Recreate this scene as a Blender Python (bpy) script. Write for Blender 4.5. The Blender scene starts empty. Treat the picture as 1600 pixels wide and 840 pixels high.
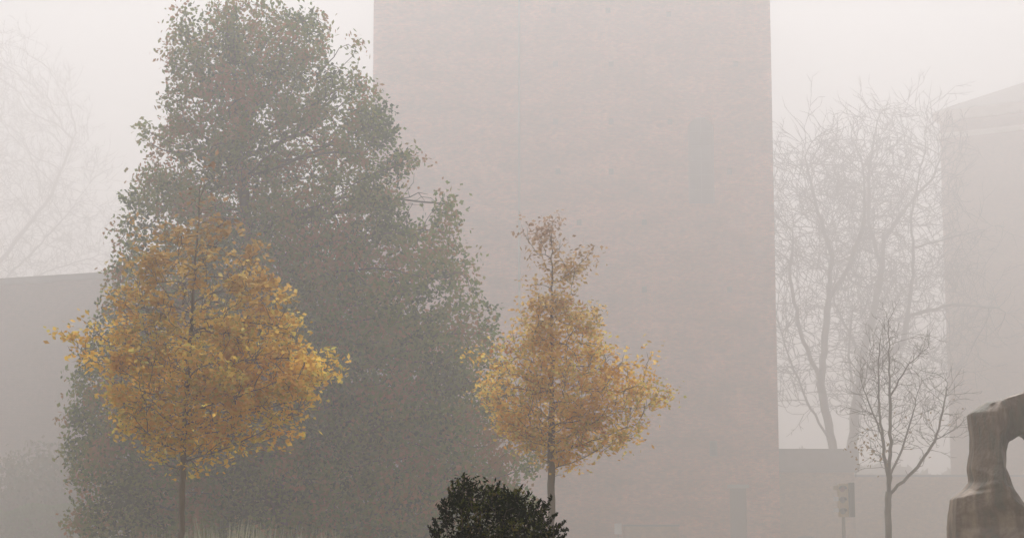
import bpy, bmesh, math, random
import numpy as np
from mathutils import Vector
R = math.radians
random.seed(7); rng = np.random.default_rng(7)
S = bpy.context.scene
C = S.collection

# ------------------------------------------------------------ camera, sky, sun, exposure
F = 3000.0                       # focal length in photograph pixels (1600 wide)
CAMZ = 1.6
PITCH = math.atan(432 / F)
cam = bpy.data.objects.new('camera', bpy.data.cameras.new('camera'))
C.objects.link(cam)
cam.location = (0, 0, CAMZ); cam.rotation_euler = (R(90) + PITCH, 0, 0)
cam.data.sensor_width = 36; cam.data.lens = F / 1600 * 36
cam.data.clip_start = 0.1; cam.data.clip_end = 2000
S.camera = cam

HAZE_DENSITY = 0.0118
HAZE_G = 0.6
HAZE_COL = (.975, .943, .938)
SUN_EL, SUN_AZ = 55, 2

w = bpy.data.worlds.new("World"); S.world = w; w.use_nodes = True
nt = w.node_tree; bg = nt.nodes['Background']
sky = nt.nodes.new('ShaderNodeTexSky'); sky.sky_type = 'NISHITA'; sky.sun_disc = False
sky.sun_elevation = R(SUN_EL); sky.sun_rotation = R(SUN_AZ); sky.air_density = 1.0; sky.dust_density = 6.0; sky.ozone_density = 1.0
hs = nt.nodes.new('ShaderNodeHueSaturation'); hs.inputs['Saturation'].default_value = 0.03
nt.links.new(sky.outputs[0], hs.inputs['Color']); nt.links.new(hs.outputs[0], bg.inputs['Color'])
bg.inputs['Strength'].default_value = 0.09
sun = bpy.data.objects.new('sun', bpy.data.lights.new('sun', 'SUN')); C.objects.link(sun)
sun.data.energy = 1.5; sun.data.angle = R(40); sun.data.color = (1, 0.985, 0.975)
sun.rotation_euler = Vector((-math.sin(R(SUN_AZ)) * math.cos(R(SUN_EL)), -math.cos(R(SUN_AZ)) * math.cos(R(SUN_EL)), -math.sin(R(SUN_EL)))).to_track_quat('-Z', 'Y').to_euler()
S.view_settings.view_transform = 'Standard'; S.view_settings.look = 'None'
S.view_settings.gamma = 1; S.view_settings.exposure = 0.22
S.cycles.volume_bounces = 3; S.cycles.max_bounces = 6; S.cycles.diffuse_bounces = 3
S.cycles.use_denoising = True


def at(px, py, Y):
    """point at distance Y (metres along the ground) seen at photo pixel px, py"""
    c, s = math.cos(PITCH), math.sin(PITCH)
    u = (420 - py) / F; v = (px - 800) / F
    fy = c - u * s; fz = s + u * c
    t = Y / fy
    return Vector((v * t, Y, CAMZ + fz * t))

# ------------------------------------------------------------ helpers
def tag(o, label=None, cat=None, group=None, kind=None):
    if label: o['label'] = label
    if cat: o['category'] = cat
    if group: o['group'] = group
    if kind: o['kind'] = kind
    return o
def thing(name, loc, label, cat, group=None, rz=0):
    o = bpy.data.objects.new(name, None); C.objects.link(o); o.location = loc; o.rotation_euler = (0, 0, rz)
    o.empty_display_size = 0.3
    return tag(o, label, cat, group)
def link(name, me, m, parent=None, loc=(0, 0, 0), smooth=False):
    o = bpy.data.objects.new(name, me); C.objects.link(o); o.location = loc
    if m: me.materials.append(m)
    if parent: o.parent = parent
    if smooth: me.polygons.foreach_set('use_smooth', [True] * len(me.polygons))
    return o
def npmesh(name, V, Q):
    me = bpy.data.meshes.new(name)
    V = np.asarray(V, np.float32); Q = np.asarray(Q, np.int32)
    me.vertices.add(len(V)); me.vertices.foreach_set('co', V.ravel())
    k = Q.shape[1]
    me.loops.add(Q.size); me.loops.foreach_set('vertex_index', Q.ravel())
    me.polygons.add(len(Q)); me.polygons.foreach_set('loop_start', np.arange(len(Q), dtype=np.int32) * k)
    me.update(calc_edges=True); me.validate()
    return me
class MB:
    def __init__(s): s.bm = bmesh.new()
    def box(s, c, d, rz=0, bev=0):
        b = bmesh.new(); bmesh.ops.create_cube(b, size=1)
        for v in b.verts: v.co = Vector((v.co.x * d[0], v.co.y * d[1], v.co.z * d[2]))
        if bev: bmesh.ops.bevel(b, geom=b.edges[:], offset=bev, segments=2, affect='EDGES', profile=.6)
        for v in b.verts:
            x, y = v.co.x, v.co.y
            v.co.x = x * math.cos(rz) - y * math.sin(rz) + c[0]
            v.co.y = x * math.sin(rz) + y * math.cos(rz) + c[1]; v.co.z += c[2]
        me = bpy.data.meshes.new('t'); b.to_mesh(me); s.bm.from_mesh(me); bpy.data.meshes.remove(me); b.free(); return s
    def box2(s, a, b, bev=0):
        return s.box([(a[i] + b[i]) / 2 for i in range(3)], [abs(b[i] - a[i]) for i in range(3)], 0, bev)
    def tube(s, a, b, r0, r1=None, n=12):
        a = Vector(a); b = Vector(b); r1 = r0 if r1 is None else r1
        d = (b - a).normalized(); q = d.to_track_quat('Z', 'Y')
        A = [s.bm.verts.new(a + q @ Vector((r0 * math.cos(t * 2 * math.pi / n), r0 * math.sin(t * 2 * math.pi / n), 0))) for t in range(n)]
        B = [s.bm.verts.new(b + q @ Vector((r1 * math.cos(t * 2 * math.pi / n), r1 * math.sin(t * 2 * math.pi / n), 0))) for t in range(n)]
        for i in range(n): s.bm.faces.new((A[i], A[(i + 1) % n], B[(i + 1) % n], B[i]))
        s.bm.faces.new(A[::-1]); s.bm.faces.new(B); return s
    def poly(s, pts, flip=False):
        vs = [s.bm.verts.new(p) for p in pts]
        s.bm.faces.new(vs[::-1] if flip else vs); return s
    def build(s, name, m, parent=None, loc=(0, 0, 0)):
        me = bpy.data.meshes.new(name); s.bm.to_mesh(me); s.bm.free()
        return link(name, me, m, parent, loc)

# ------------------------------------------------------------ materials
def newmat(name):
    m = bpy.data.materials.new(name); m.use_nodes = True
    n = m.node_tree.nodes; b = n['Principled BSDF']; return m, m.node_tree, n, b
def noisy(name, c1, c2, scale=4, rough=.85, detail=6, bump=0, metallic=0, c3=None, lo=.35, hi=.65, stretch=(1, 1, 1)):
    m, t, n, b = newmat(name)
    tc = n.new('ShaderNodeTexCoord'); mp = n.new('ShaderNodeMapping'); mp.inputs['Scale'].default_value = stretch
    no = n.new('ShaderNodeTexNoise'); no.inputs['Scale'].default_value = scale; no.inputs['Detail'].default_value = detail
    t.links.new(tc.outputs['Object'], mp.inputs[0]); t.links.new(mp.outputs[0], no.inputs[0])
    cr = n.new('ShaderNodeValToRGB'); e = cr.color_ramp.elements
    e[0].position = lo; e[0].color = (*c1, 1); e[1].position = hi; e[1].color = (*c2, 1)
    if c3: x = cr.color_ramp.elements.new((lo + hi) / 2); x.color = (*c3, 1)
    t.links.new(no.outputs['Fac'], cr.inputs[0]); t.links.new(cr.outputs[0], b.inputs['Base Color'])
    b.inputs['Roughness'].default_value = rough; b.inputs['Metallic'].default_value = metallic
    if bump:
        bp = n.new('ShaderNodeBump'); bp.inputs['Strength'].default_value = bump; bp.inputs['Distance'].default_value = .05
        t.links.new(no.outputs['Fac'], bp.inputs['Height']); t.links.new(bp.outputs[0], b.inputs['Normal'])
    return m
def brick(name, a, b2, mortar, rz=0, big=(.8, 1.2), bw=.225, bh=.075):
    m, t, n, b = newmat(name)
    tc = n.new('ShaderNodeTexCoord'); sx = n.new('ShaderNodeSeparateXYZ'); cx = n.new('ShaderNodeCombineXYZ')
    ad = n.new('ShaderNodeMath'); ad.operation = 'ADD'
    t.links.new(tc.outputs['Object'], sx.inputs[0]); t.links.new(sx.outputs[0], ad.inputs[0]); t.links.new(sx.outputs[1], ad.inputs[1])
    t.links.new(ad.outputs[0], cx.inputs[0]); t.links.new(sx.outputs[2], cx.inputs[1])
    br = n.new('ShaderNodeTexBrick'); br.inputs['Scale'].default_value = 1
    br.inputs['Brick Width'].default_value = bw; br.inputs['Row Height'].default_value = bh; br.inputs['Mortar Size'].default_value = .009
    br.inputs['Color1'].default_value = (*a, 1); br.inputs['Color2'].default_value = (*b2, 1); br.inputs['Mortar'].default_value = (*mortar, 1)
    t.links.new(cx.outputs[0], br.inputs[0])
    no = n.new('ShaderNodeTexNoise'); no.inputs['Scale'].default_value = .35; no.inputs['Detail'].default_value = 8; no.inputs['Roughness'].default_value = .65
    mp = n.new('ShaderNodeMapping'); mp.inputs['Scale'].default_value = (1, 1, 1.9)
    t.links.new(tc.outputs['Object'], mp.inputs[0]); t.links.new(mp.outputs[0], no.inputs[0])
    mr = n.new('ShaderNodeMapRange'); mr.inputs[1].default_value = .3; mr.inputs[2].default_value = .7; mr.inputs[3].default_value = big[0]; mr.inputs[4].default_value = big[1]
    t.links.new(no.outputs['Fac'], mr.inputs[0])
    # courses of slightly different firing, each some brick rows high
    n2 = n.new('ShaderNodeTexNoise'); n2.inputs['Scale'].default_value = 1; n2.inputs['Detail'].default_value = 6; n2.inputs['Roughness'].default_value = .75
    mp2 = n.new('ShaderNodeMapping'); mp2.inputs['Scale'].default_value = (3.5, 3.5, 5)
    t.links.new(tc.outputs['Object'], mp2.inputs[0]); t.links.new(mp2.outputs[0], n2.inputs[0])
    m2 = n.new('ShaderNodeMapRange'); m2.inputs[1].default_value = .3; m2.inputs[2].default_value = .7; m2.inputs[3].default_value = .5; m2.inputs[4].default_value = 1.5
    t.links.new(n2.outputs['Fac'], m2.inputs[0])
    mu0 = n.new('ShaderNodeMath'); mu0.operation = 'MULTIPLY'; t.links.new(mr.outputs[0], mu0.inputs[0]); t.links.new(m2.outputs[0], mu0.inputs[1])
    mu = n.new('ShaderNodeVectorMath'); mu.operation = 'SCALE'
    t.links.new(br.outputs['Color'], mu.inputs[0]); t.links.new(mu0.outputs[0], mu.inputs['Scale'])
    t.links.new(mu.outputs[0], b.inputs['Base Color']); b.inputs['Roughness'].default_value = .9
    return m
def leafmat(name, cols, transl=.35, clump=1.2, top=None, patch=1.4):
    """cols: ramp colours; every leaf takes its own, shifted by branch-sized patches"""
    m, t, n, b = newmat(name)
    at_ = n.new('ShaderNodeAttribute'); at_.attribute_name = 'leaf_random'
    tc = n.new('ShaderNodeTexCoord'); no = n.new('ShaderNodeTexNoise'); no.inputs['Scale'].default_value = clump; no.inputs['Detail'].default_value = 3
    t.links.new(tc.outputs['Object'], no.inputs[0])
    ma = n.new('ShaderNodeMath'); ma.operation = 'MULTIPLY_ADD'; ma.inputs[1].default_value = .55
    sb = n.new('ShaderNodeMath'); sb.operation = 'MULTIPLY_ADD'; sb.inputs[1].default_value = 1.35 * patch; sb.inputs[2].default_value = .225 - .675 * patch
    t.links.new(no.outputs['Fac'], sb.inputs[0]); t.links.new(at_.outputs['Fac'], ma.inputs[0]); t.links.new(sb.outputs[0], ma.inputs[2])
    cr = n.new('ShaderNodeValToRGB'); e = cr.color_ramp.elements
    e[0].color = (*cols[0], 1); e[1].color = (*cols[-1], 1)
    for i, c in enumerate(cols[1:-1]): e.new((i + 1) / (len(cols) - 1)).color = (*c, 1)
    t.links.new(ma.outputs[0], cr.inputs[0]); col = cr.outputs[0]
    if top:      # the oldest leaves, at the tip of the tree, have turned brown
        sx = n.new('ShaderNodeSeparateXYZ'); mr = n.new('ShaderNodeMapRange'); mr.inputs[1].default_value = top[0]; mr.inputs[2].default_value = top[1]
        mc = n.new('ShaderNodeMixRGB'); mc.inputs[2].default_value = (*top[2], 1)
        t.links.new(tc.outputs['Object'], sx.inputs[0]); t.links.new(sx.outputs[2], mr.inputs[0]); t.links.new(mr.outputs[0], mc.inputs[0]); t.links.new(col, mc.inputs[1]); col = mc.outputs[0]
    d = n.new('ShaderNodeBsdfDiffuse'); tr = n.new('ShaderNodeBsdfTranslucent'); mx = n.new('ShaderNodeMixShader'); mx.inputs[0].default_value = transl
    t.links.new(col, d.inputs[0]); t.links.new(col, tr.inputs[0])
    t.links.new(d.outputs[0], mx.inputs[1]); t.links.new(tr.outputs[0], mx.inputs[2])
    t.links.new(mx.outputs[0], n['Material Output'].inputs[0]); n.remove(b)
    return m
M = dict(
    tower=brick('tower_brick', (.38, .07, .055), (.62, .24, .15), (.34, .24, .19), big=(.45, 1.45)),
    hall=brick('hall_brick', (.25, .12, .07), (.30, .15, .09), (.28, .22, .16)),
    hall2=brick('west_brick', (.17, .08, .075), (.14, .07, .07), (.19, .15, .14)),
    low=brick('annex_brick', (.40, .21, .10), (.30, .14, .07), (.34, .26, .17)),
    slate=noisy('slate', (.07, .065, .075), (.12, .11, .125), 3, .7),
    roof=noisy('roof_tile', (.11, .095, .085), (.16, .14, .12), 5, .8),
    stone=noisy('cornice_stone', (.68, .64, .58), (.78, .74, .68), 2, .8),
    glass=noisy('window_glass', (.015, .035, .035), (.03, .055, .055), .6, .25),
    dark=noisy('dark_recess', (.03, .03, .028), (.05, .05, .045), 3, .9),
    frame=noisy('window_frame', (.09, .12, .11), (.12, .15, .14), 4, .6),
    bark=noisy('bark', (.055, .04, .03), (.12, .095, .075), 6, .95, bump=.6, stretch=(1, 1, .25)),
    bark_bare=noisy('bark_bare', (.045, .033, .028), (.10, .075, .06), 5, .95, bump=.5, stretch=(1, 1, .25)),
    bark_young=noisy('bark_young', (.13, .11, .09), (.24, .20, .165), 8, .9, bump=.3, stretch=(1, 1, .3)),
    grass=noisy('lawn', (.08, .08, .025), (.28, .16, .06), .8, .95, c3=(.15, .12, .035)),
    path=noisy('path', (.16, .15, .14), (.24, .225, .2), 3, .9),
    asphalt=noisy('asphalt', (.04, .04, .042), (.065, .063, .06), 3, .9),
    kerb=noisy('kerb_stone', (.28, .27, .25), (.36, .34, .31), 3, .9),
    bronze=None,
    signal=noisy('signal_yellow', (.36, .27, .14), (.44, .33, .18), 6, .6),
    signal_dark=noisy('signal_dark', (.03, .045, .04), (.05, .065, .06), 6, .6),
    pole=noisy('pole_paint', (.13, .12, .08), (.17, .15, .11), 6, .6),
    white=noisy('sign_white', (.62, .62, .66), (.7, .7, .74), 3, .6),
    lens=noisy('signal_lens', (.12, .02, .015), (.18, .03, .02), 5, .3),
    lens_g=noisy('signal_lens_green', (.015, .08, .05), (.02, .11, .07), 5, .3),
    big=leafmat('evergreen_leaf', [(.03, .07, .025), (.07, .13, .025), (.16, .24, .03), (.24, .25, .05), (.34, .20, .06), (.44, .20, .09)], .45, 1.1, None, 2.2),
    gold=leafmat('gold_leaf', [(.76, .42, .08), (.90, .62, .09), (.86, .50, .08), (.90, .70, .14), (.60, .56, .12), (.48, .26, .09)], .72, 2.5, (2.95, 4.3, (.38, .23, .12))),
    gold2=leafmat('pale_gold_leaf', [(.74, .42, .07), (.89, .62, .12), (.78, .42, .10), (.90, .68, .18), (.58, .54, .16), (.66, .28, .09)], .72, 2.3, (3.35, 4.4, (.46, .31, .22))),
    yew=leafmat('yew_leaf', [(.004, .009, .002), (.009, .018, .004), (.014, .028, .006), (.007, .012, .002), (.12, .14, .02), (.20, .14, .04)], .2, 14),
    hedge=leafmat('hedge_leaf', [(.07, .14, .03), (.10, .18, .04), (.09, .14, .03), (.15, .17, .04)], .3, 1),
    reed=leafmat('reed_blade', [(.30, .34, .20), (.48, .50, .34), (.58, .56, .42), (.36, .40, .24)], .3, 1),
    tan=leafmat('tan_leaf', [(.28, .17, .06), (.34, .22, .09)], .3, 1),
    shrub=leafmat('shrub_leaf', [(.05, .065, .02), (.08, .09, .03), (.14, .09, .04), (.06, .06, .03)], .3, 1.2),
)

# ------------------------------------------------------------ haze and ground
GX, GY0, GY1 = 220, -60, 320
m, t, n, b = newmat('haze'); n.remove(b)
pv = n.new('ShaderNodeVolumePrincipled'); pv.inputs['Color'].default_value = (*HAZE_COL, 1)
pv.inputs['Density'].default_value = HAZE_DENSITY; pv.inputs['Anisotropy'].default_value = HAZE_G
t.links.new(pv.outputs[0], n['Material Output'].inputs['Volume'])
mb = MB(); mb.box2((-GX - 2, GY0 - 2, -1.2), (GX + 2, GY1 + 2, 38)); tag(mb.build('haze', m), kind='stuff')

nx, ny = 60, 60
xs = np.linspace(-GX, GX, nx); ys = np.linspace(GY0, GY1, ny)
V = [(x, y, -.02 + .0 * x) for y in ys for x in xs]
Q = [(j * nx + i, j * nx + i + 1, (j + 1) * nx + i + 1, (j + 1) * nx + i) for j in range(ny - 1) for i in range(nx - 1)]
tag(link('lawn', npmesh('lawn', V, Q), M['grass']), kind='structure')
mb = MB(); mb.box2((-219, 59.5, -.10), (219, 67, -.016)); tag(mb.build('road', M['asphalt']), kind='structure')
mb = MB(); mb.box2((-219, 59.3, -.1), (219, 59.5, .10)); mb.box2((-219, 67, -.1), (219, 67.2, .10)); tag(mb.build('kerb', M['kerb']), kind='structure')
mb = MB(); mb.box2((-219, 56.8, -.1), (219, 59.3, .085)); mb.box2((-219, 67.2, -.1), (219, 69.5, .085)); tag(mb.build('pavement', M['path']), kind='structure')

# ------------------------------------------------------------ walls with openings
def wall_front(mb, x0, x1, z0, z1, y, holes, depth=.3):
    """front sheet of a wall (facing -Y) in which the openings (hx0,hx1,hz0,hz1,arched) are left out, with their reveals"""
    X = sorted({x0, x1, *[h[0] for h in holes], *[h[1] for h in holes]}); Z = sorted({z0, z1, *[h[2] for h in holes], *[h[3] for h in holes]})
    for i in range(len(X) - 1):
        for j in range(len(Z) - 1):
            cx, cz = (X[i] + X[i + 1]) / 2, (Z[j] + Z[j + 1]) / 2
            if any(h[0] < cx < h[1] and h[2] < cz < h[3] for h in holes): continue
            mb.poly([(X[i], y, Z[j]), (X[i + 1], y, Z[j]), (X[i + 1], y, Z[j + 1]), (X[i], y, Z[j + 1])])
    for h in holes:
        a, b_, c, d = h[:4]; yb = y + depth
        if h[4]:
            r = (b_ - a) / 2; zc = d - r; K = 12
            arc = [((a + b_) / 2 - r * math.cos(math.pi * k / K), zc + r * math.sin(math.pi * k / K)) for k in range(K + 1)]
            L = arc[:K // 2 + 1]; Rr = arc[K // 2:]
            mb.poly([(p[0], y, p[1]) for p in L] + [(a, y, d)], True)
            mb.poly([(p[0], y, p[1]) for p in Rr] + [(b_, y, d)], True)
            out = [(a, c)] + arc + [(b_, c)]
        else: out = [(a, c), (a, d), (b_, d), (b_, c)]
        for k in range(len(out)):
            p, q = out[k], out[(k + 1) % len(out)]
            mb.poly([(p[0], y, p[1]), (q[0], y, q[1]), (q[0], yb, q[1]), (p[0], yb, p[1])])
def pane_at(parent, a, b_, c, d, y, name='window', mat='glass', bars=(2, 4), sill=True):
    """glazed window set back in its opening: frame bars with pane behind, and a sill"""
    w_ = MB(); t_ = .06
    w_.box2((a, y + .16, c), (a + t_, y + .24, d)); w_.box2((b_ - t_, y + .16, c), (b_, y + .24, d))
    w_.box2((a + t_, y + .16, c), (b_ - t_, y + .24, c + t_)); w_.box2((a + t_, y + .16, d - t_), (b_ - t_, y + .24, d))
    for i in range(1, bars[0]):
        x = a + (b_ - a) * i / bars[0]; w_.box2((x - .02, y + .17, c + t_), (x + .02, y + .21, d - t_))
    for i in range(1, bars[1]):
        z = c + (d - c) * i / bars[1]; w_.box2((a + t_, y + .165, z - .02), (b_ - t_, y + .212, z + .02))
    f = w_.build(name, M['frame'], parent)
    MB().box2((a + .01, y + .25, c + .01), (b_ - .01, y + .29, d - .01)).build('pane', M[mat], f)
    if sill: MB().box2((a - .08, y - .06, c - .12), (b_ + .08, y + .1, c - .003)).build('sill', M['stone'], f)

# brick tower
TY = 100.0
px2x = lambda px, Y: (px - 800) / F * Y / (math.cos(PITCH))
tl, tm, tr_ = at(583, 50, TY).x, at(814, 50, TY).x, at(1204, 50, TY).x
def TZ(py, Y=TY): return at(900, py, Y).z
def TX(px, py, Y=TY): return at(px, py, Y).x
TOP = 36.0
tower = thing('brick_tower', (0, TY, 0), 'tall plain reddish brick tower with one arched window, cut off by the top edge', 'tower')
def rel(p): return p
holes = []
aw = (TX(1076, 250), TX(1116, 250), TZ(318), TZ(182), True); holes.append(aw)
sw = (TX(1109, 700), TX(1121, 700), TZ(712), TZ(688), False); holes.append(sw)
dr = (TX(1141, 800), TX(1167, 800), .0, TZ(762), False); holes.append(dr)
vents = [(865, 16), (950, 16), (1045, 22), (868, 190), (955, 190), (1047, 190), (872, 267), (955, 268), (905, 347), (1007, 347), (868, 450), (1007, 452), (1140, 452), (1140, 268), (1150, 100), (955, 100), (868, 100)]
vh = []
for (a, b_) in vents:
    x, z = TX(a, b_), TZ(b_); vh.append((x - .13, x + .13, z - .16, z + .16, False))
hl = [(x0, x1, z0 , z1, a) for (x0, x1, z0, z1, a) in holes + vh]
T = MB()
wall_front(T, tm, tr_, 0, TOP, 0, hl, .3)
wall_front(T, tl, tm, 0, TOP, .22, [], .3)
D = 15.0
T.poly([(tm, 0, 0), (tm, 0, TOP), (tm, .22, TOP), (tm, .22, 0)]); 
T.poly([(tl, .22, 0), (tl, .22, TOP), (tl, D, TOP), (tl, D, 0)]); T.poly([(tr_, 0, 0), (tr_, D, 0), (tr_, D, TOP), (tr_, 0, TOP)])
T.poly([(tl, D, 0), (tl, D, TOP), (tr_, D, TOP), (tr_, D, 0)])
T.poly([(tl, .22, TOP), (tm, .22, TOP), (tm, 0, TOP), (tr_, 0, TOP), (tr_, D, TOP), (tl, D, TOP)])
T.build('wall', M['tower'], tower)
pane_at(tower, aw[0], aw[1], aw[2], aw[3], 0, bars=(2, 6), sill=False)
pane_at(tower, sw[0], sw[1], sw[2], sw[3], 0, bars=(1, 2), mat='dark', sill=False)
for h in vh: MB().box2((h[0], .12, h[2]), (h[1], .28, h[3])).build('vent', M['dark'], tower)
d_ = MB().box2((dr[0], .2, .0), (dr[1], .27, dr[3])).build('door', M['signal_dark'], tower)
MB().tube((dr[0] + .08, .14, 1.0), (dr[0] + .08, .14, 1.25), .015).build('handle', M['frame'], d_)
MB().box2((dr[0] - .12, -.05, dr[3] + .003), (dr[1] + .12, .1, dr[3] + .2)).build('lintel', M['kerb'], tower)
MB().tube((tm - .1, .12, 0), (tm - .1, .12, TOP - .5), .06).build('downpipe', M['frame'], tower)
MB().box2((tl - .15, -.1, TOP), (tr_ + .15, D + .1, TOP + .35)).build('coping', M['stone'], tower)

# low annex beside the tower
AY = 101.0
an = thing('low_annex', (0, AY, 0), 'low flat-roofed brick annex with a dark grey fascia at the foot of the brick tower', 'building')
a0, a1 = tr_ + .02, at(1334, 700, AY).x
h0, h1 = TZ(737, AY), TZ(701, AY)
A = MB(); wall_front(A, a0, a1, 0, h0, 0, [(a0 + 1.0, a0 + 1.9, .9, 2.1, False)], .3)
A.poly([(a1, 0, 0), (a1, 8, 0), (a1, 8, h0), (a1, 0, h0)]); A.poly([(a0, 8, 0), (a0, 8, h0), (a1, 8, h0), (a1, 8, 0)])
A.build('wall', M['low'], an)
pane_at(an, a0 + 1.0, a0 + 1.9, .9, 2.1, 0, bars=(2, 1))
MB().box2((a0, -.35, h0), (a1 + .2, 8.2, h1)).build('roof', M['slate'], an)

# long low wall to the right
g = thing('garden_wall', (0, 112, 0), 'long low brown brick wall crossing behind the thin bare tree', 'wall')
x0, x1 = at(1322, 740, 112).x, 50; hz = TZ(741, 112)
MB().box2((x0, 0, 0), (x1, .4, hz - .12)).build('wall', M['low'], g)
MB().box2((x0 - .05, -.06, hz - .12), (x1, .46, hz)).build('coping', M['slate'], g)

# hall on the right with hipped roof: its long side comes towards the camera to the right
HY = 136.0
p0 = at(1468, 190, HY); ez = p0.z
hall = thing('brick_hall', (p0.x, HY, 0), 'pale brown brick hall with a light cornice and hipped roof beyond the bare trees', 'building', rz=R(-31))
Hl, Hd = 30, 16
hw = [(2.2 + 3.2 * i, 3.4 + 3.2 * i, z, z + 2.3, False) for i in range(2, 8) for z in (2.0, 7.5, 13.2, 18.6)]
hw = [h for h in hw if h[3] < ez - 1.2]
H = MB(); wall_front(H, 0, Hl, 0, ez, 0, hw, .3)
H.poly([(0, 0, 0), (0, 0, ez), (0, Hd, ez), (0, Hd, 0)]); H.poly([(Hl, 0, 0), (Hl, Hd, 0), (Hl, Hd, ez), (Hl, 0, ez)]); H.poly([(0, Hd, 0), (0, Hd, ez), (Hl, Hd, ez), (Hl, Hd, 0)])
H.build('wall', M['hall'], hall)
for h in hw: pane_at(hall, h[0], h[1], h[2], h[3], 0, bars=(2, 3))
MB().box2((-.35, -.35, ez), (Hl + .35, Hd + .35, ez + .7)).build('cornice', M['stone'], hall)
for zq in (ez - 1.3,): MB().box2((-.12, -.12, zq), (Hl + .12, -.003, zq + .4)).build('string_course', M['stone'], hall)
rz0 = ez + .703; rp = 4.2; e_ = .3
K = MB(); a = (-e_, -e_, rz0); b_ = (Hl + e_, -e_, rz0); c = (Hl + e_, Hd + e_, rz0); d = (-e_, Hd + e_, rz0); r1 = (Hd / 2, Hd / 2, rz0 + rp); r2 = (Hl - Hd / 2, Hd / 2, rz0 + rp)
K.poly([a, b_, r2, r1]); K.poly([b_, c, r2]); K.poly([c, d, r1, r2]); K.poly([d, a, r1]); K.poly([d, c, b_, a]); K.build('roof', M['roof'], hall)

# building on the left
WY = 92.0
pw = at(-60, 449, WY)
west = thing('brick_block', (pw.x, WY, 0), 'broad mauve grey brick block fading into fog behind the left gold tree', 'building', rz=R(-22))
wl = 19; wz = pw.z
ww = [(1.6 + 3 * i, 2.9 + 3 * i, z, z + 1.9, False) for i in range(3, 7) for z in (1.2, 4.8, 8.4) if z + 2.4 < wz]
Wm = MB(); wall_front(Wm, 0, wl, 0, wz, 0, ww, .3)
Wm.poly([(0, 0, 0), (0, 0, wz), (0, 12, wz), (0, 12, 0)]); Wm.poly([(wl, 0, 0), (wl, 12, 0), (wl, 12, wz), (wl, 0, wz)]); Wm.poly([(0, 12, 0), (0, 12, wz), (wl, 12, wz), (wl, 12, 0)])
Wm.build('wall', M['hall2'], west)
for h in ww: pane_at(west, h[0], h[1], h[2], h[3], 0, bars=(2, 2), sill=False)
MB().box2((-.2, -.2, wz), (wl + .2, 12.2, wz + .3)).build('roof', M['slate'], west)

# ------------------------------------------------------------ trees
def colonize(seed, attr, step, infl, kill, iters, bias=(0, 0, .0), jit=.15, rs=1):
    """grow branch nodes from the seed polylines towards the points of the crown; returns positions and parents"""
    rg = np.random.default_rng(rs)
    P = []; par = []
    for pl in seed:
        base = pl[0]; pts = pl[1]
        if base == -2: base = int(np.argmin(np.linalg.norm(np.array(P) - np.array(pts[0]), axis=1)))
        prev = base
        last = np.array(P[base]) if base >= 0 else None
        for q in pts:
            q = np.array(q, float)
            if last is None: P.append(q); par.append(-1); prev = len(P) - 1; last = q; continue
            L = np.linalg.norm(q - last); k = max(1, int(round(L / step)))
            for i in range(1, k + 1):
                pos = last + (q - last) * i / k + rg.normal(0, step * .07, 3) * (0 if i == k else 1)
                P.append(pos); par.append(prev); prev = len(P) - 1
            last = q
    P = [np.array(p) for p in P]
    A = attr.copy(); PA = np.array(P)
    near = np.full(len(A), -1); dist = np.full(len(A), 1e9)
    def upd(idx0):
        nonlocal near, dist
        B = np.array(P[idx0:])
        for s in range(0, len(B), 400):
            Dm = np.linalg.norm(A[:, None] - B[None, s:s + 400], axis=2); j = Dm.argmin(1); dm = Dm[np.arange(len(A)), j]
            u = dm < dist; dist[u] = dm[u]; near[u] = j[u] + idx0 + s
    upd(0)
    bias = np.array(bias)
    used = {}
    for it in range(iters):
        if len(A) == 0: break
        act = dist < infl
        if not act.any(): break
        ids = near[act]; dv = A[act] - np.array(P)[ids]; dv /= np.linalg.norm(dv, axis=1)[:, None] + 1e-9
        order = np.argsort(ids, kind='stable'); ids = ids[order]; dv = dv[order]
        u, st = np.unique(ids, return_index=True); sums = np.add.reduceat(dv, st, axis=0)
        n0 = len(P)
        for k, i in enumerate(u):
            c_ = used.get(i, 0)
            if c_ >= 3: continue
            dd = sums[k] / (np.linalg.norm(sums[k]) + 1e-9)
            if par[i] >= 0:
                pd = P[i] - P[par[i]]; pd /= np.linalg.norm(pd) + 1e-9; dd = dd + .35 * pd
            dd = dd + bias + rg.normal(0, jit, 3); dd /= np.linalg.norm(dd)
            used[i] = c_ + 1
            P.append(P[i] + dd * step); par.append(i)
        if len(P) == n0: break
        upd(n0)
        keep = dist > kill; A = A[keep]; near = near[keep]; dist = dist[keep]
    return np.array(P), np.array(par)
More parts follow.
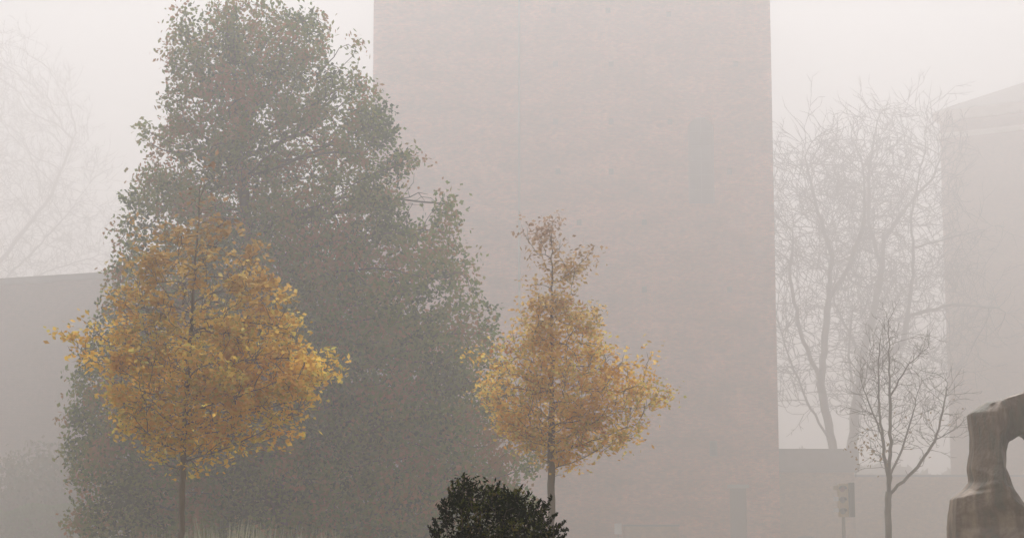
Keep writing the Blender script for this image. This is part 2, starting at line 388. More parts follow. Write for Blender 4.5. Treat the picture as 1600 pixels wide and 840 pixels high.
def twigs(P, par, r, rmax, prob, L, tip, seed, up=.25):
    """straight fine shoots with side shoots along the thinner branches"""
    rg = np.random.default_rng(seed); P = list(P); par = list(par); r = list(r); n0 = len(P)
    def grow(i, d, l_, depth):
        k = 3; p = P[i]; last = i
        for j in range(k):
            d = d + rg.normal(0, .13, 3) + np.array([0, 0, up * .25]); d /= np.linalg.norm(d)
            p = p + d * l_ / k; P.append(p); par.append(last); r.append(tip * (1.5 - .35 * j) * (1 if depth else .8)); last = len(P) - 1
            if depth and rg.uniform() < .75:
                q = rg.normal(0, 1, 3); q -= q.dot(d) * d; q /= np.linalg.norm(q); grow(last, d + q * .75, l_ * rg.uniform(.4, .65), depth - 1)
    for i in range(n0):
        if r[i] > rmax or par[i] < 0 or rg.uniform() > prob: continue
        d = P[i] - P[par[i]]; d = d / (np.linalg.norm(d) + 1e-9); q = rg.normal(0, 1, 3); q -= q.dot(d) * d; q /= np.linalg.norm(q) + 1e-9
        e = d * .7 + q * .75 + np.array([0, 0, up]); grow(i, e / np.linalg.norm(e), L * rg.uniform(.5, 1.3), 2 if rg.uniform() < .5 else 1)
    return np.array(P), np.array(par), np.array(r)
def radii(P, par, tip, trunk):
    n_ = len(P); kids = np.zeros(n_, int); cnt = np.zeros(n_)
    for i in range(n_ - 1, -1, -1):
        if cnt[i] == 0: cnt[i] = 1
        if par[i] >= 0: cnt[par[i]] += cnt[i]
    e = math.log(max(cnt.max(), 2)) / math.log(trunk / tip)
    return tip * cnt ** (1 / e)
def wood(P, par, r, sides=6):
    ch = [[] for _ in P]
    for i, p in enumerate(par):
        if p >= 0: ch[p].append(i)
    V = []; Q = []
    stack = [(-1, i) for i in range(len(P)) if par[i] < 0]
    while stack:
        pr, i = stack.pop()
        chain = ([pr] if pr >= 0 else []) + [i]
        while ch[i]:
            k = sorted(ch[i], key=lambda q: -r[q])
            for o in k[1:]: stack.append((i, o))
            i = k[0]; chain.append(i)
        pts = P[chain]; rr = r[chain].copy()
        if pr >= 0: rr[0] = min(rr[0], rr[1] * 1.15)
        rr[-1] *= .5
        ns = sides if rr.max() > .04 else 3 if rr.max() < .02 else 4
        base = len(V)
        tg = np.gradient(pts, axis=0) if len(pts) > 1 else np.array([[0, 0, 1.]])
        ref = np.array([.31, .92, .2])
        for k in range(len(pts)):
            t_ = tg[k] / (np.linalg.norm(tg[k]) + 1e-9); a_ = np.cross(t_, ref); a_ /= np.linalg.norm(a_) + 1e-9; b2 = np.cross(t_, a_)
            for s in range(ns):
                an_ = 2 * math.pi * s / ns; V.append(pts[k] + rr[k] * (math.cos(an_) * a_ + math.sin(an_) * b2))
        for k in range(len(pts) - 1):
            for s in range(ns):
                s2 = (s + 1) % ns; Q.append((base + k * ns + s, base + k * ns + s2, base + (k + 1) * ns + s2, base + (k + 1) * ns + s))
    return npmesh('wood', V, Q)
def leaves(cen, ln, wd, droop=.3, flat=.0, seed=1, var=.35):
    """one folded four-cornered leaf at each centre"""
    rg = np.random.default_rng(seed); n_ = len(cen)
    d = rg.normal(0, 1, (n_, 3)); d[:, 2] = d[:, 2] * (1 - flat) - droop; d /= np.linalg.norm(d, axis=1)[:, None]
    q = rg.normal(0, 1, (n_, 3)); s = np.cross(d, q); s[:, 2] *= (1 - flat); s /= np.linalg.norm(s, axis=1)[:, None] + 1e-9
    L = ln * rg.uniform(1 - var, 1 + var, (n_, 1)); W = wd * rg.uniform(1 - var, 1 + var, (n_, 1))
    V = np.stack([cen - d * L / 2, cen + s * W / 2 - d * L * .05, cen + d * L / 2, cen - s * W / 2 - d * L * .05], 1).reshape(-1, 3)
    Q = np.arange(n_ * 4).reshape(-1, 4)
    me = npmesh('leaves', V, Q)
    a_ = me.attributes.new('leaf_random', 'FLOAT', 'FACE'); a_.data.foreach_set('value', rg.uniform(0, 1, len(me.polygons)).astype(np.float32))
    return me
def envelope(rows, Y, n_, depth=.85, seed=1, shell=.0, wob=.12):
    """points filling the crown whose left and right edges at photo height y are given, round in plan"""
    rg = np.random.default_rng(seed)
    rows = sorted(rows); y = np.array([q[0] for q in rows], float); l = np.array([q[1] for q in rows], float); r = np.array([q[2] for q in rows], float)
    wgt = ((r - l) ** 2); py = rg.uniform(y[0], y[-1], n_ * 12)
    hw_ = np.interp(py, y, (r - l) / 2); keep = rg.uniform(0, 1, len(py)) < (hw_ / hw_.max()) ** 2
    py = py[keep][:n_]; hw_ = hw_[keep][:n_]; cx = np.interp(py, y, (l + r) / 2)
    th = rg.uniform(0, 2 * math.pi, len(py)); rad = rg.uniform(shell ** 2, 1, len(py)) ** .5
    s_ = Y / F
    out = np.zeros((len(py), 3))
    out[:, 0] = [at(a_, b2, Y).x for a_, b2 in zip(cx, py)]
    out[:, 2] = [at(800, b2, Y).z for b2 in py]
    lob = 1 + wob * (np.sin(3 * th + py * .021) * .6 + np.sin(5 * th - py * .04 + 1) * .4)
    lob = np.where(np.abs(np.cos(th)) > .8, 1, lob)
    out[:, 0] += np.cos(th) * rad * hw_ * s_ * lob
    out[:, 1] = Y + np.sin(th) * rad * hw_ * s_ * depth * lob
    return out
def vnoise(p, f, seed):
    """cheap 3-D value noise"""
    q = p * f; i = np.floor(q).astype(np.int64); fr = q - i; fr = fr * fr * (3 - 2 * fr)
    def h(a_): 
        v = (a_[:, 0] * 73856093) ^ (a_[:, 1] * 19349663) ^ (a_[:, 2] * 83492791) ^ (seed * 2654435)
        v = (v ^ (v >> 13)) * 1274126177; v = v ^ (v >> 16); return (v & 0xffff) / 65535.
    r_ = 0
    for dx in (0, 1):
        for dy in (0, 1):
            for dz in (0, 1):
                w_ = (fr[:, 0] if dx else 1 - fr[:, 0]) * (fr[:, 1] if dy else 1 - fr[:, 1]) * (fr[:, 2] if dz else 1 - fr[:, 2])
                r_ = r_ + w_ * h(i + np.array([dx, dy, dz]))
    return r_
def finish(name, base, P, par, r, leafme, bark, leafmat_, label, cat, group=None, crown='crown'):
    o = thing(name, base, label, cat, group)
    off = np.array(base); me = wood(P - off, par, r); k = link('trunk', me, bark, o, smooth=True)
    if leafme is not None: link(crown, leafme, leafmat_, o)
    return o

# big dense tree
BY = 30.5
bk = BY / 50
rows = [(2, 335, 385), (14, 322, 455), (34, 288, 525), (60, 266, 548), (100, 262, 572), (150, 268, 592), (200, 234, 622), (250, 236, 660), (300, 196, 700), (350, 198, 716), (400, 196, 735), (450, 176, 750),
        (500, 152, 766), (560, 132, 776), (620, 124, 790), (700, 120, 812), (780, 122, 832), (860, 135, 842), (960, 190, 800)]
rows = [(a_, l_ - 14, r_ + 12) for a_, l_, r_ in rows]
att = envelope(rows, BY, 9500, .75, 3)
b0 = Vector((at(450, 852, BY).x, BY, 0)); zc = lambda y_: at(450, y_, BY)
bx = b0.x
seed = [(-1, [tuple(b0), (bx - .1, BY, 3 * bk), (bx - .4, BY + .1, 6.5 * bk), (bx - .7, BY, 10.5 * bk), (bx - .9, BY - .1, 13 * bk)])]
P, par = colonize(seed, att, .28 * bk, 2.6 * bk, .36 * bk, 70, (0, 0, .08), .12, 3)
r = radii(P, par, .006, .26)
tips = np.where(r < .036)[0]
# shoots at twig ends, clustered into clumps
def leafpts(P, idx, per, spread, seed):
    rg = np.random.default_rng(seed); c_ = np.repeat(P[idx], per, axis=0); return c_ + rg.normal(0, spread, c_.shape)
cen = leafpts(P, tips, 36, .17 * bk, 5)
hgt = cen[:, 2]
v = vnoise(cen, .85 / bk, 3) * .6 + vnoise(cen, 2.1 / bk, 9) * .4
thr = np.interp(hgt, [2 * bk, 7 * bk, 9.5 * bk, 12.5 * bk, 14.5 * bk], [.27, .30, .375, .41, .31])
cen = cen[v > thr]
cen = cen[cen[:, 2] > .3]
print('big leaves', len(cen))
lm = leaves(cen - np.array(b0), .080, .052, .25, 0, 4)
finish('leafy_tree', tuple(b0), P, par, r, lm, M['bark'], M['big'], 'largest tree with dense dull green and russet crown, before the brick tower', 'tree')

def gold_tree(Y, rows, tx, nodes, label, mat, sparse_above, seed_, per, thrs, kinks=(0, 0), lf=(.044, .029), trunk=.027):
    rows = [(a_, l_ + min(14, (r_ - l_) * .2), r_ - min(14, (r_ - l_) * .2)) for a_, l_, r_ in rows]
    att = envelope(rows, Y, nodes, .62, seed_, wob=.2)
    nv = vnoise(att, 1.1 * 34 / Y, seed_ + 40); att = att[(nv > (.43 if seed_ == 11 else .20)) | (att[:, 2] > at(800, 540, Y).z)]
    b0 = at(tx, 852, Y); b0.z = 0
    top = at(rows[0][1] * .5 + rows[0][2] * .5, rows[0][0], Y)
    mid = at(tx + kinks[0], 700, Y); up = at(tx + kinks[1], 520, Y)
    seed = [(-1, [tuple(b0), tuple(mid), tuple(up), (top.x, Y, top.z - .15)])]
    P, par = colonize(seed, att, .13 * Y / 34, 1.2 * Y / 34, .17 * Y / 34, 60, (0, 0, .16), .14, seed_)
    r = radii(P, par, .0025, trunk)
    P, par, r = twigs(P, par, r, .006, .16, .24 * Y / 20, .0022, seed_ + 2, .6)
    tips = np.where(r < .0085)[0]
    cen = leafpts(P, tips, per, .14 * Y / 34, seed_ + 1)
    cen[:, 2] = cen[:, 2] * .7 + np.repeat(P[tips][:, 2], per) * .3
    v = vnoise(cen * np.array([1, 1, 1.7]), 2.2 * 34 / Y, seed_ + 3) * .45 + vnoise(cen, 8 * 34 / Y, seed_ + 5) * .55
    thr = np.interp(cen[:, 2], [q[0] for q in thrs], [q[1] for q in thrs])
    cen = cen[v > thr]
    print('gold', len(P), len(cen))
    lm = leaves(cen - np.array(b0), lf[0], lf[1], .15, .45, seed_ + 7)
    return finish('gold_tree', tuple(b0), P, par, r, lm, M['bark_young'], mat, label, 'tree', 'young gold leaved trees')
gy = 14.5
rowsL = [(262, 302, 326), (310, 284, 342), (350, 258, 366), (400, 214, 392), (450, 190, 440), (500, 160, 482), (545, 130, 512), (600, 112, 524), (640, 128, 508), (675, 165, 470), (700, 196, 430), (722, 215, 375), (745, 245, 325), (766, 262, 302)]
gz = lambda y_, Y: at(800, y_, Y).z
gold_tree(gy, rowsL, 284, 3000, 'brighter orange gold tree, wide low crown, in front of the biggest tree', M['gold'], 0, 11, 10,
          [(gz(760, gy), .53), (gz(640, gy), .525), (gz(560, gy), .52), (gz(490, gy), .58), (gz(420, gy), .61), (gz(300, gy), .52)], (2, 14))
gy2 = 17.0
rowsR = [(322, 854, 872), (350, 838, 886), (385, 818, 902), (430, 804, 914), (480, 798, 920), (520, 790, 930), (535, 775, 950), (560, 755, 975), (590, 748, 1005), (625, 750, 1030), (660, 754, 1030), (695, 780, 985), (720, 815, 940), (742, 838, 905)]
gold_tree(gy2, rowsR, 862, 2600, 'slimmer pale gold tree with pointed top and bare lower trunk before the brick tower', M['gold2'], 0, 23, 8,
          [(gz(745, gy2), .44), (gz(640, gy2), .48), (gz(560, gy2), .46), (gz(470, gy2), .40), (gz(380, gy2), .30)], (-1, 0), (.041, .026), .034)

# bare trees right of the tower
def bare_tree(name, Y, rows, seedpl, n_, label, group, step, infl, kill, tip, trunk, bark, seed_, bias=(0, 0, .12), depth=.7, jit=.2, tw=None):
    att = envelope(rows, Y, n_, depth, seed_)
    seeds = []; 
    for base, pl in seedpl:
        seeds.append((base, pl))
    P, par = colonize(seeds, att, step, infl, kill, 90, bias, jit, seed_)
    r = radii(P, par, tip, trunk)
    if tw: P, par, r = twigs(P, par, r, *tw, seed_)
    print(name, len(P))
    b0 = tuple(seedpl[0][1][0])
    return finish(name, b0, P, par, r, None, bark, None, label, 'tree', group)
def pl3(pts, Y, ground=True, dy=None):
    o = []
    for i, (a_, b2) in enumerate(pts):
        q = at(a_, b2, Y); q.y = Y
        o.append((q.x, Y + (dy[i] if dy else 0), q.z))
    if ground: o[0] = (o[0][0], Y, 0)
    return o
bg_ = 'large bare trees right of the brick tower'
Y1 = 111.0
bare_tree('bare_tree', Y1, [(195, 1250, 1340), (230, 1215, 1400), (260, 1175, 1420), (330, 1160, 1430), (420, 1165, 1410), (500, 1180, 1400), (580, 1190, 1370), (650, 1215, 1340)],
          [(-1, pl3([(1322, 852), (1318, 760), (1300, 690), (1282, 600), (1292, 500), (1300, 400)], Y1)), (-2, pl3([(1300, 690), (1262, 640), (1228, 570), (1205, 500)], Y1, False, [0, -1, -2, -2])), (-2, pl3([(1284, 600), (1256, 520), (1240, 430), (1248, 340)], Y1, False, [0, 1, 1.5, 2])),
           (-2, pl3([(1295, 470), (1322, 420), (1345, 350), (1342, 280)], Y1, False, [0, -1, -1, -1.5])), (-2, pl3([(1300, 400), (1275, 320), (1262, 240)], Y1, False, [0, 0, 1])), (-2, pl3([(1315, 750), (1335, 650), (1318, 560), (1322, 480)], Y1, False, [0, -1, -1.6, -2]))], 4200,
          'big bare tree with straight twin limb close to the right edge of the brick tower', bg_, .5, 4.2, .72, .014, .27, M['bark_bare'], 31, jit=.12, tw=(.06, .7, 1.7, .014))
Y2 = 115.0
bare_tree('bare_tree', Y2, [(150, 1370, 1450), (185, 1320, 1490), (235, 1290, 1510), (300, 1270, 1515), (380, 1270, 1530), (450, 1280, 1560), (520, 1300, 1570), (600, 1310, 1520), (660, 1300, 1450)],
          [(-1, pl3([(1326, 852), (1326, 730), (1335, 660), (1348, 560), (1375, 440), (1385, 340)], Y2)), (-2, pl3([(1378, 420), (1352, 350), (1348, 270), (1365, 190)], Y2, False, [0, -1, -2, -2])), (-2, pl3([(1385, 370), (1422, 318), (1462, 275), (1490, 215)], Y2, False, [0, 1, 1, 2])),
           (-2, pl3([(1345, 590), (1400, 540), (1412, 440), (1408, 350), (1430, 240)], Y2, False, [0, -2, -3, -3, -3])), (-2, pl3([(1410, 500), (1470, 485), (1540, 490), (1590, 520)], Y2, False, [-2.5, -3, -3, -4])), (-2, pl3([(1410, 400), (1480, 380), (1550, 360)], Y2, False, [-3, -3, -2])), (-2, pl3([(1348, 560), (1310, 470), (1300, 380)], Y2, False, [0, 1.5, 2]))], 4600,
          'tallest bare tree, leaning right, its branches reaching over the hall', bg_, .5, 4.2, .78, .014, .30, M['bark_bare'], 37, jit=.12, tw=(.06, .7, 1.7, .014))
Y3 = 155.0
bare_tree('bare_tree', Y3, [(50, -260, 60), (100, -300, 110), (180, -320, 150), (260, -320, 180), (340, -320, 200), (400, -320, 200), (450, -280, 190)],
          [(-1, pl3([(-110, 852), (-112, 700), (-100, 560), (-70, 430), (-30, 330)], Y3)), (-2, pl3([(-100, 560), (-20, 470), (60, 400), (130, 330)], Y3, False, [0, -1, -2, -3])), (-2, pl3([(-90, 500), (0, 400), (70, 300), (110, 200)], Y3, False, [0, 1, 2, 2])), (-2, pl3([(-20, 470), (80, 430), (180, 400)], Y3, False, [-1, -2, -2]))], 4200,
          'faint pale bare tree dissolving in the fog at the left edge above the brick block', None, .5, 4.5, .9, .012, .34, M['bark_bare'], 41, (.25, 0, .12), tw=(.10, .6, 1.7, .013))
Y4 = 34.0
yt = bare_tree('young_bare_tree', Y4, [(480, 1378, 1400), (530, 1355, 1430), (580, 1325, 1475), (620, 1322, 1505), (660, 1325, 1505), (700, 1335, 1485), (740, 1350, 1440)],
          [(-1, pl3([(1386, 852), (1387, 800), (1389, 768)], Y4)), (-2, pl3([(1389, 768), (1383, 700), (1377, 640), (1376, 560), (1380, 520)], Y4, False, [0, .1, .2, .2, .2])), (-2, pl3([(1389, 768), (1391, 700), (1390, 600), (1388, 500)], Y4, False)),
           (-2, pl3([(1390, 772), (1430, 730), (1455, 690), (1468, 640), (1477, 600)], Y4, False, [0, -.2, -.3, -.3, -.2])), (-2, pl3([(1391, 742), (1415, 700), (1432, 650), (1443, 610)], Y4, False, [0, .3, .4, .5])),
           (-2, pl3([(1380, 680), (1358, 640), (1340, 600)], Y4, False, [.1, -.2, -.4])), (-2, pl3([(1456, 688), (1482, 672), (1500, 655)], Y4, False, [-.3, -.5, -.6])), (-2, pl3([(1390, 620), (1415, 570), (1440, 548)], Y4, False, [0, -.3, -.5]))], 700,
          'thin young bare tree with forked stem beside the traffic signal', None, .12, 1.3, .26, .0055, .058, M['bark_young'], 43, (0, 0, .3), .6, .1, tw=(.02, .55, .42, .0032, ))
lc = np.array([tuple(at(*q, Y4 - .2)) for q in zip(rng.normal(1362, 20, 60), rng.normal(705, 18, 60))] + [tuple(at(*q, Y4 - .2)) for q in zip(rng.normal(1452, 30, 22), rng.normal(665, 30, 22))])
lc[:, 1] += rng.normal(0, .3, len(lc))
link('last_leaves', leaves(lc - np.array(yt.location), .07, .045, .4, 0, 9), M['tan'], yt)

# dark foreground shrub
SY = 3.4
def shrub(name, Y, rows, base_px, n_, label, cat, mat, step, infl, kill, tip, per, spread, lf, seed_, thr=.3, group=None, floor=.05, depth=.9, droop=-.6):
    att = envelope(rows, Y, n_, depth, seed_, wob=.1)
    att = att[att[:, 2] > floor]
    b0 = at(base_px, 852, Y); b0.z = 0
    midz = (att[:, 2].max()) * .35
    seed = [(-1, [tuple(b0), (b0.x, Y, midz * .3)])]; hz_ = att[:, 2].max()
    for q in range(16):
        a_ = q * 2.4; f = ((q + .5) / 16) ** .5; w_ = (att[:, 0].max() - att[:, 0].min()) * .38 * f
        seed.append((0, [(b0.x + w_ * .5 * math.cos(a_), Y + w_ * .5 * math.sin(a_), hz_ * .3), (b0.x + w_ * math.cos(a_), Y + w_ * math.sin(a_) * depth, hz_ * (.8 - .25 * f))]))
    P, par = colonize(seed, att, step, infl, kill, 60, (0, 0, .25), .12, seed_)
    r = radii(P, par, tip, tip * 9)
    tips = np.where(r < tip * 3)[0]
    cen = leafpts(P, tips, per, spread, seed_ + 1); cen = cen[cen[:, 2] > .02]
    v = vnoise(cen, 1.2 / spread / 6, seed_); cen = cen[v > thr]
    print(name, len(P), len(cen))
    lm = leaves(cen - np.array(b0), lf[0], lf[1], droop, 0, seed_ + 2)
    return finish(name, tuple(b0), P, par, r, lm, M['bark'], mat, label, cat, group, 'foliage')
rows = [(750, 714, 738), (764, 702, 770), (775, 700, 825), (790, 695, 842), (812, 686, 858), (840, 676, 872), (880, 660, 900), (960, 640, 925), (1100, 630, 940), (1205, 660, 915)]
sh = shrub('dark_shrub', SY, rows, 780, 5200, 'near black evergreen shrub with upright shoots low in the foreground', 'shrub', M['yew'], .017, .17, .019, .0009, 30, .0072, (.0095, .0036), 51, .12)
# upright leading shoots
def shoots(parent, base, specs, Y, mat, seed_):
    rg = np.random.default_rng(seed_); base = np.array(base)
    for i_, (x0, y0, x1, y1, dy) in enumerate(specs):
        a_ = np.array(at(x0, y0, Y + dy * .3)) - base; b2 = np.array(at(x1, y1, Y + dy * .3)) - base; L = np.linalg.norm(b2 - a_); k = int(L / .002)
        cs = [a_ + (b2 - a_) * (i / k) + rg.normal(0, .0036 * (1.15 - i / k), 3) for i in range(k) for _ in range(3)]
        o = link('shoot', leaves(np.array(cs), .0088, .0032, -1.2, 0, seed_ + i_), mat, parent)
        MB().tube(a_, b2, .0013, .0005, 5).build('stem', M['bark'], o)
shoots(sh, sh.location, [(722, 790, 725, 738, 0), (712, 790, 706, 750, .1), (732, 790, 738, 760, -.1), (745, 790, 748, 768, 0), (775, 790, 780, 749, .05), (800, 795, 816, 756, 0), (760, 800, 764, 770, .1),
    (790, 790, 794, 766, -.1), (830, 810, 846, 778, 0), (845, 815, 862, 773, .1), (855, 830, 885, 812, 0), (840, 835, 888, 826, .05), (850, 820, 872, 800, 0), (700, 800, 690, 778, 0), (690, 830, 676, 808, .1), (690, 845, 672, 828, 0), (815, 800, 826, 766, .1), (710, 800, 700, 760, .12), (722, 800, 715, 748, .2), (738, 800, 733, 752, -.2), (752, 800, 757, 764, .2), (768, 800, 770, 758, -.1), (784, 800, 788, 757, .2), (806, 800, 806, 762, -.1), (822, 810, 836, 774, .2), (838, 815, 852, 782, -.1), (700, 820, 684, 788, -.1), (695, 850, 668, 820, .1), (860, 840, 878, 818, -.1), (862, 850, 886, 832, .1)], SY, M['yew'], 5)

# far belt of leaves, added to darken the fog low in the background
Yw = 165.0
rg_ = np.random.default_rng(91); xw = rg_.uniform(-120, 120, 60000)
hw2 = at(0, 705, Yw).z * (.92 + .08 * np.sin(xw * .11 + 1) + .07 * np.sin(xw * .31) + .04 * np.sin(xw * .83))
cw = np.stack([xw, Yw + rg_.uniform(-6, 6, len(xw)), np.maximum(hw2, 4) * rg_.uniform(0, 1, len(xw)) ** .7], 1)
tag(link('added_far_wood', leaves(cw, 1.3, 1.0, 0, 0, 92), M['shrub']), 'added far wood that darkens the low fog behind the bare trees', 'wood', kind='stuff')

# hedge and shrubs low at the left
hg = thing('clipped_hedge', (at(40, 852, 66).x, 66, 0), 'low green hedge at the foot of the brick block, lower left corner', 'hedge')
hx0, hx1 = at(-220, 800, 66).x - hg.location.x, at(190, 800, 66).x - hg.location.x; hzt = at(0, 792, 66).z
cs = rng.uniform(0, 1, (26000, 3)); cs[:, 0] = hx0 + cs[:, 0] * (hx1 - hx0); 
top = hzt + .12 * np.sin(cs[:, 0] * 1.7) + .08 * np.sin(cs[:, 0] * 4.1 + 1)
f_ = rng.uniform(0, 1, len(cs)); cs[:, 1] = np.where(f_ < .6, -.6 + .25 * cs[:, 1], -.6 + 1.4 * cs[:, 1]); cs[:, 2] = np.where(f_ < .6, cs[:, 2] * top, top - cs[:, 2] * .3)
link('foliage', leaves(cs, .13, .09, 0, 0, 6), M['hedge'], hg)
mb = MB()
for i in range(18):
    x = hx0 + (i + .5) * (hx1 - hx0) / 18
    for k in range(4): mb.tube((x, 0, 0), (x + random.uniform(-.4, .4), random.uniform(-.4, .6), hzt * .85), .03, .008, 5)
mb.build('stem', M['bark'], hg)
shrub('rounded_shrub', 71.0, [(700, 40, 110), (715, 0, 150), (745, -40, 190), (790, -60, 210), (850, -60, 210), (880, -20, 170)], 75, 900, 'hazy grey green rounded shrub behind the low hedge at left', 'shrub', M['shrub'], .4, 3.3, .45, .012, 26, .2, (.2, .14), 61, .2)

# tall grasses along the bottom
gl = [('leftmost tuft of pale green grass, shorter tips, below the orange gold tree trunk', 262), ('second tuft of pale grass from the left below the orange gold tree', 312), ('tallest pale grass tuft below the right half of the orange gold crown', 352),
      ('pale grass tuft in the middle of the row at the foot of the biggest tree', 396), ('pale grass tuft just right of the middle of the row', 436), ('second tuft of thin grass from the right end of the row', 482), ('rightmost sparse tuft of grass in the row, towards the dark shrub', 532)]
for k, (lb, px) in enumerate(gl):
    b0 = at(px, 852, 18); b0.z = 0
    o = thing('tall_grass', tuple(b0), lb, 'grass tuft', 'tall pale grass tufts along the bottom')
    V = []; Q = []; rg = np.random.default_rng(80 + k); N = [150, 170, 190, 170, 160, 120, 90][k]; hh = [1.82, 1.85, 1.92, 1.89, 1.86, 1.84, 1.81][k]
    for i in range(N):
        a_ = rg.uniform(0, 6.28); rr = rg.uniform(0, .16); L = hh * rg.uniform(.8, 1.02); lean = rg.uniform(.03, .22); ph = rg.uniform(0, 6.28)
        x, y = rr * math.cos(a_), rr * math.sin(a_); wd = rg.uniform(.006, .012); wx, wy = math.cos(ph) * wd, math.sin(ph) * wd
        s0 = len(V)
        for j in range(6):
            f = j / 5; q = (x + math.cos(a_) * lean * f ** 2 * 1.2, y + math.sin(a_) * lean * f ** 2 * 1.2, L * f * (1 - .04 * f))
            kx = (1 - f ** 3 * .95); V += [(q[0] - wx * kx, q[1] - wy * kx, q[2]), (q[0] + wx * kx, q[1] + wy * kx, q[2])]
        for j in range(5): Q.append((s0 + 2 * j, s0 + 2 * j + 1, s0 + 2 * j + 3, s0 + 2 * j + 2))
    me = npmesh('blades', V, Q); at2 = me.attributes.new('leaf_random', 'FLOAT', 'FACE'); at2.data.foreach_set('value', np.repeat(rg.uniform(0, 1, N), 5).astype(np.float32))
    link('blades', me, M['reed'], o)
# ------------------------------------------------------------ abstract sculpture
m, t, n, b = newmat('weathered_bronze')
tc = n.new('ShaderNodeTexCoord'); mpq = n.new('ShaderNodeMapping'); mpq.inputs['Scale'].default_value = (1.8, 1.8, .55); n1 = n.new('ShaderNodeTexNoise'); n1.inputs['Scale'].default_value = 3.4; n1.inputs['Detail'].default_value = 9; n1.inputs['Roughness'].default_value = .6
cr = n.new('ShaderNodeValToRGB'); e = cr.color_ramp.elements; e[0].position = .3; e[0].color = (.07, .045, .028, 1); e[1].position = .72; e[1].color = (.42, .33, .25, 1)
x = e.new(.5); x.color = (.17, .11, .07, 1); x = e.new(.4); x.color = (.10, .095, .06, 1)
t.links.new(tc.outputs['Object'], mpq.inputs[0]); t.links.new(mpq.outputs[0], n1.inputs[0]); t.links.new(n1.outputs['Fac'], cr.inputs[0]); t.links.new(cr.outputs[0], b.inputs['Base Color'])
b.inputs['Roughness'].default_value = .5; b.inputs['Metallic'].default_value = .25
bp = n.new('ShaderNodeBump'); bp.inputs['Strength'].default_value = .6; bp.inputs['Distance'].default_value = .02
n2 = n.new('ShaderNodeTexNoise'); n2.inputs['Scale'].default_value = 26; n2.inputs['Detail'].default_value = 4
t.links.new(tc.outputs['Object'], n2.inputs[0]); t.links.new(n2.outputs['Fac'], bp.inputs['Height']); t.links.new(bp.outputs[0], b.inputs['Normal'])
M['bronze'] = m
QY = 17.0
sc0 = at(1640, 852, QY); sc0.z = 0
sculp = thing('abstract_sculpture', tuple(sc0), 'brown weathered abstract arch sculpture with rounded opening, cut by the lower right edge', 'sculpture')
def loc(px, py, y=0):
    q = at(px + (9 if px < 1560 else 0), py, QY); return Vector((q.x - sc0.x, y, q.z))
bm = bmesh.new()
def hull(pts):
    vs = [bm.verts.new(p) for p in pts]; bmesh.ops.convex_hull(bm, input=vs)
def seg(rows_):
    """rows of (left px, right px, py, front y, back y, ridge px, ridge y): faceted limb lofted from convex slabs"""
    for a_, b2 in zip(rows_, rows_[1:]):
        pts = []
        for (l_, r_, py, yf, yb, rx, ry) in (a_, b2):
            pts += [loc(l_, py, (yf + yb) / 2 - .05), loc(l_ + 6, py, yb), loc(r_ - 6, py, yb), loc(r_, py, (yf + yb) / 2), loc(rx, py, ry), loc(r_ - 8, py, yf + .06)]
        hull(pts)
seg([(1532, 1602, 628, -.22, .22, 1545, -.26), (1505, 1592, 646, -.24, .26, 1534, -.34), (1511, 1580, 682, -.22, .28, 1536, -.36), (1512, 1572, 705, -.24, .3, 1538, -.38), (1508, 1571, 730, -.26, .3, 1540, -.40), (1512, 1578, 752, -.3, .32, 1538, -.44), (1500, 1582, 768, -.34, .36, 1545, -.46)])
seg([(1505, 1580, 762, -.33, .35, 1548, -.45), (1484, 1588, 778, -.38, .4, 1560, -.47), (1483, 1608, 806, -.42, .45, 1592, -.5), (1483, 1700, 824, -.46, .5, 1606, -.55), (1484, 1760, 850, -.5, .5, 1580, -.62), (1484, 1790, 980, -.5, .5, 1600, -.62), (1500, 1780, 1085, -.46, .48, 1610, -.56)])
# bridge over the opening, and the far limb
hull([loc(1530, 632, -.22), loc(1530, 632, .22), loc(1604, 611, -.25), loc(1604, 611, .25), loc(1596, 674, -.2), loc(1596, 674, .22), loc(1570, 690, -.2), loc(1570, 690, .2), loc(1540, 680, -.25)])
hull([loc(1596, 613, -.26), loc(1596, 613, .26), loc(1680, 590, -.28), loc(1680, 590, .28), loc(1590, 672, -.2), loc(1590, 672, .2), loc(1602, 694, -.12), loc(1700, 680, -.3), loc(1700, 680, .3)])
hull([loc(1670, 592, -.28), loc(1670, 592, .28), loc(1745, 620, -.25), loc(1745, 620, .25), loc(1660, 685, -.25), loc(1660, 685, .25), loc(1765, 700, -.3), loc(1765, 700, .3)])
hull([loc(1668, 680, -.28), loc(1668, 680, .28), loc(1768, 690, -.28), loc(1768, 690, .28), loc(1680, 840, -.4), loc(1680, 840, .4), loc(1790, 860, -.4), loc(1790, 860, .4)])
bm.normal_update()
me = bpy.data.meshes.new('body'); bm.to_mesh(me); bm.free()
body = link('body', me, M['bronze'], sculp)
rm = body.modifiers.new('r', 'REMESH'); rm.mode = 'VOXEL'; rm.voxel_size = .011; rm.use_smooth_shade = True
sm = body.modifiers.new('s', 'SMOOTH'); sm.iterations = 2; sm.factor = .6
tx = bpy.data.textures.new('swell', 'CLOUDS'); tx.noise_scale = .22; dp = body.modifiers.new('d', 'DISPLACE'); dp.texture = tx; dp.strength = .022; dp.mid_level = .5
zb = loc(1600, 1080).z
MB().box2((loc(1455, 900).x, -.85, 0), (loc(1830, 900).x, .85, max(.12, zb)), .015).build('plinth', M['kerb'], sculp)

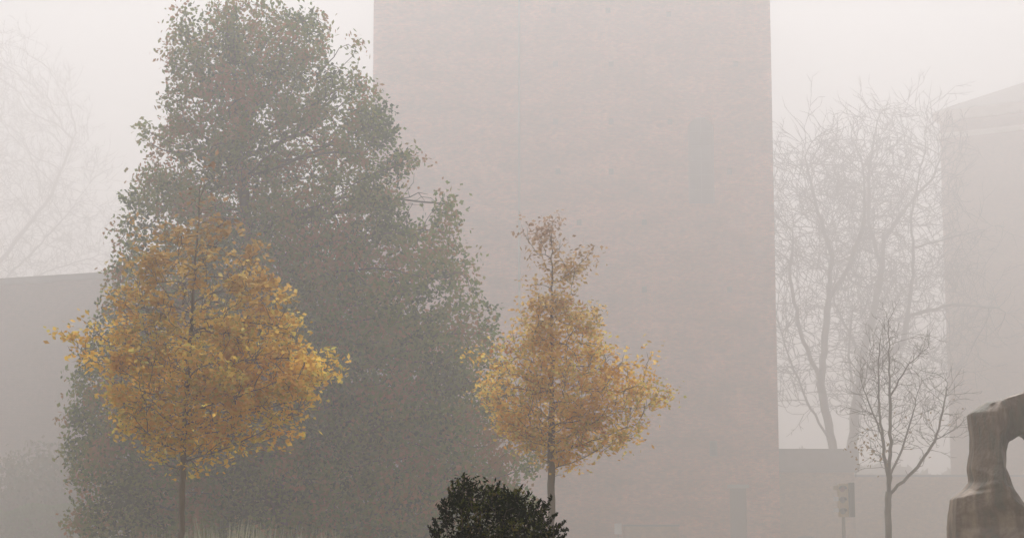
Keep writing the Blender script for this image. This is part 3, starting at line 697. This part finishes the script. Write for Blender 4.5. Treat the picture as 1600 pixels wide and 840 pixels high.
# ------------------------------------------------------------ traffic signal
LY = 58.0
p = at(1319, 852, LY)
sg = thing('traffic_signal', (p.x, LY, .085), 'yellowish traffic signal head with dark side head on a thin pole', 'traffic light')
zt, zb_ = at(0, 755, LY).z - .085, at(0, 807, LY).z - .085
MB().tube((0, 0, 0), (0, 0, zb_), .05).tube((0, 0, 0), (0, 0, .25), .09, .07).build('pole', M['pole'], sg)
W_ = 15 / F * LY
hd = MB().box2((-W_ / 2, -.12, zb_), (W_ / 2, .12, zt), .02).build('signal_head', M['signal'], sg)
hh = (zt - zb_) / 3
for k in range(3):
    z = zb_ + hh * (k + .5)
    l_ = MB().tube((-.035, -.122, z), (-.035, -.14, z), .085, .08, 16).build('lens', M['lens' if k == 2 else 'signal_dark'], hd)
    v_ = MB()
    for q in range(10):   # hooded visor, an open half tube to the left and front
        a0_, a1_ = math.pi * q / 10, math.pi * (q + 1) / 10
        v_.box(((-.035 + .095 * math.cos((a0_ + a1_) / 2)), -.2, z + .095 * math.sin((a0_ + a1_) / 2)), (.034, .16, .012 if 2 < q < 7 else .03))
    v_.build('visor', M['signal_dark'], hd)
    MB().box2((-W_ / 2 - .12, -.07, z - .02), (-W_ / 2, .09, z + hh * .32)).build('side_visor', M['signal' if k == 2 else 'white'], hd)  # lower two are white: a reflection put into their colour
MB().box2((W_ / 2 + .03, -.16, zb_ + .0), (W_ / 2 + .18, .16, zt + .03), .015).build('side_head', M['signal_dark'], sg)
for zq in (zb_ + .1, zt - .14): MB().box2((W_ / 2 - .02, -.03, zq), (W_ / 2 + .04, .03, zq + .04)).build('bracket', M['pole'], sg)

# ------------------------------------------------------------ white sign, low planter by the tower
NY = 90.0
p = at(966, 852, NY); s_ = thing('small_sign', (p.x, NY, 0), 'small pale blank notice board on a short post before the tower', 'sign')
z1, z0 = at(0, 817, NY).z, at(0, 834, NY).z
MB().box2((-.17, -.02, z0), (.17, .02, z1), .005).build('board', M['white'], s_)
MB().tube((0, .045, 0), (0, .045, z1 - .05), .025).build('post', M['pole'], s_)
p = at(1018, 852, NY); q_ = thing('brick_planter', (p.x, NY + .3, 0), 'low dark brick planter beside the small pale notice board', 'planter')
z1 = at(0, 819, NY).z; hwid = 42 / F * NY
MB().box2((-hwid, -.4, 0), (hwid, .4, z1 - .08)).build('wall', M['low'], q_)
MB().box2((-hwid - .04, -.44, z1 - .08), (hwid + .04, .44, z1)).build('coping', M['slate'], q_)
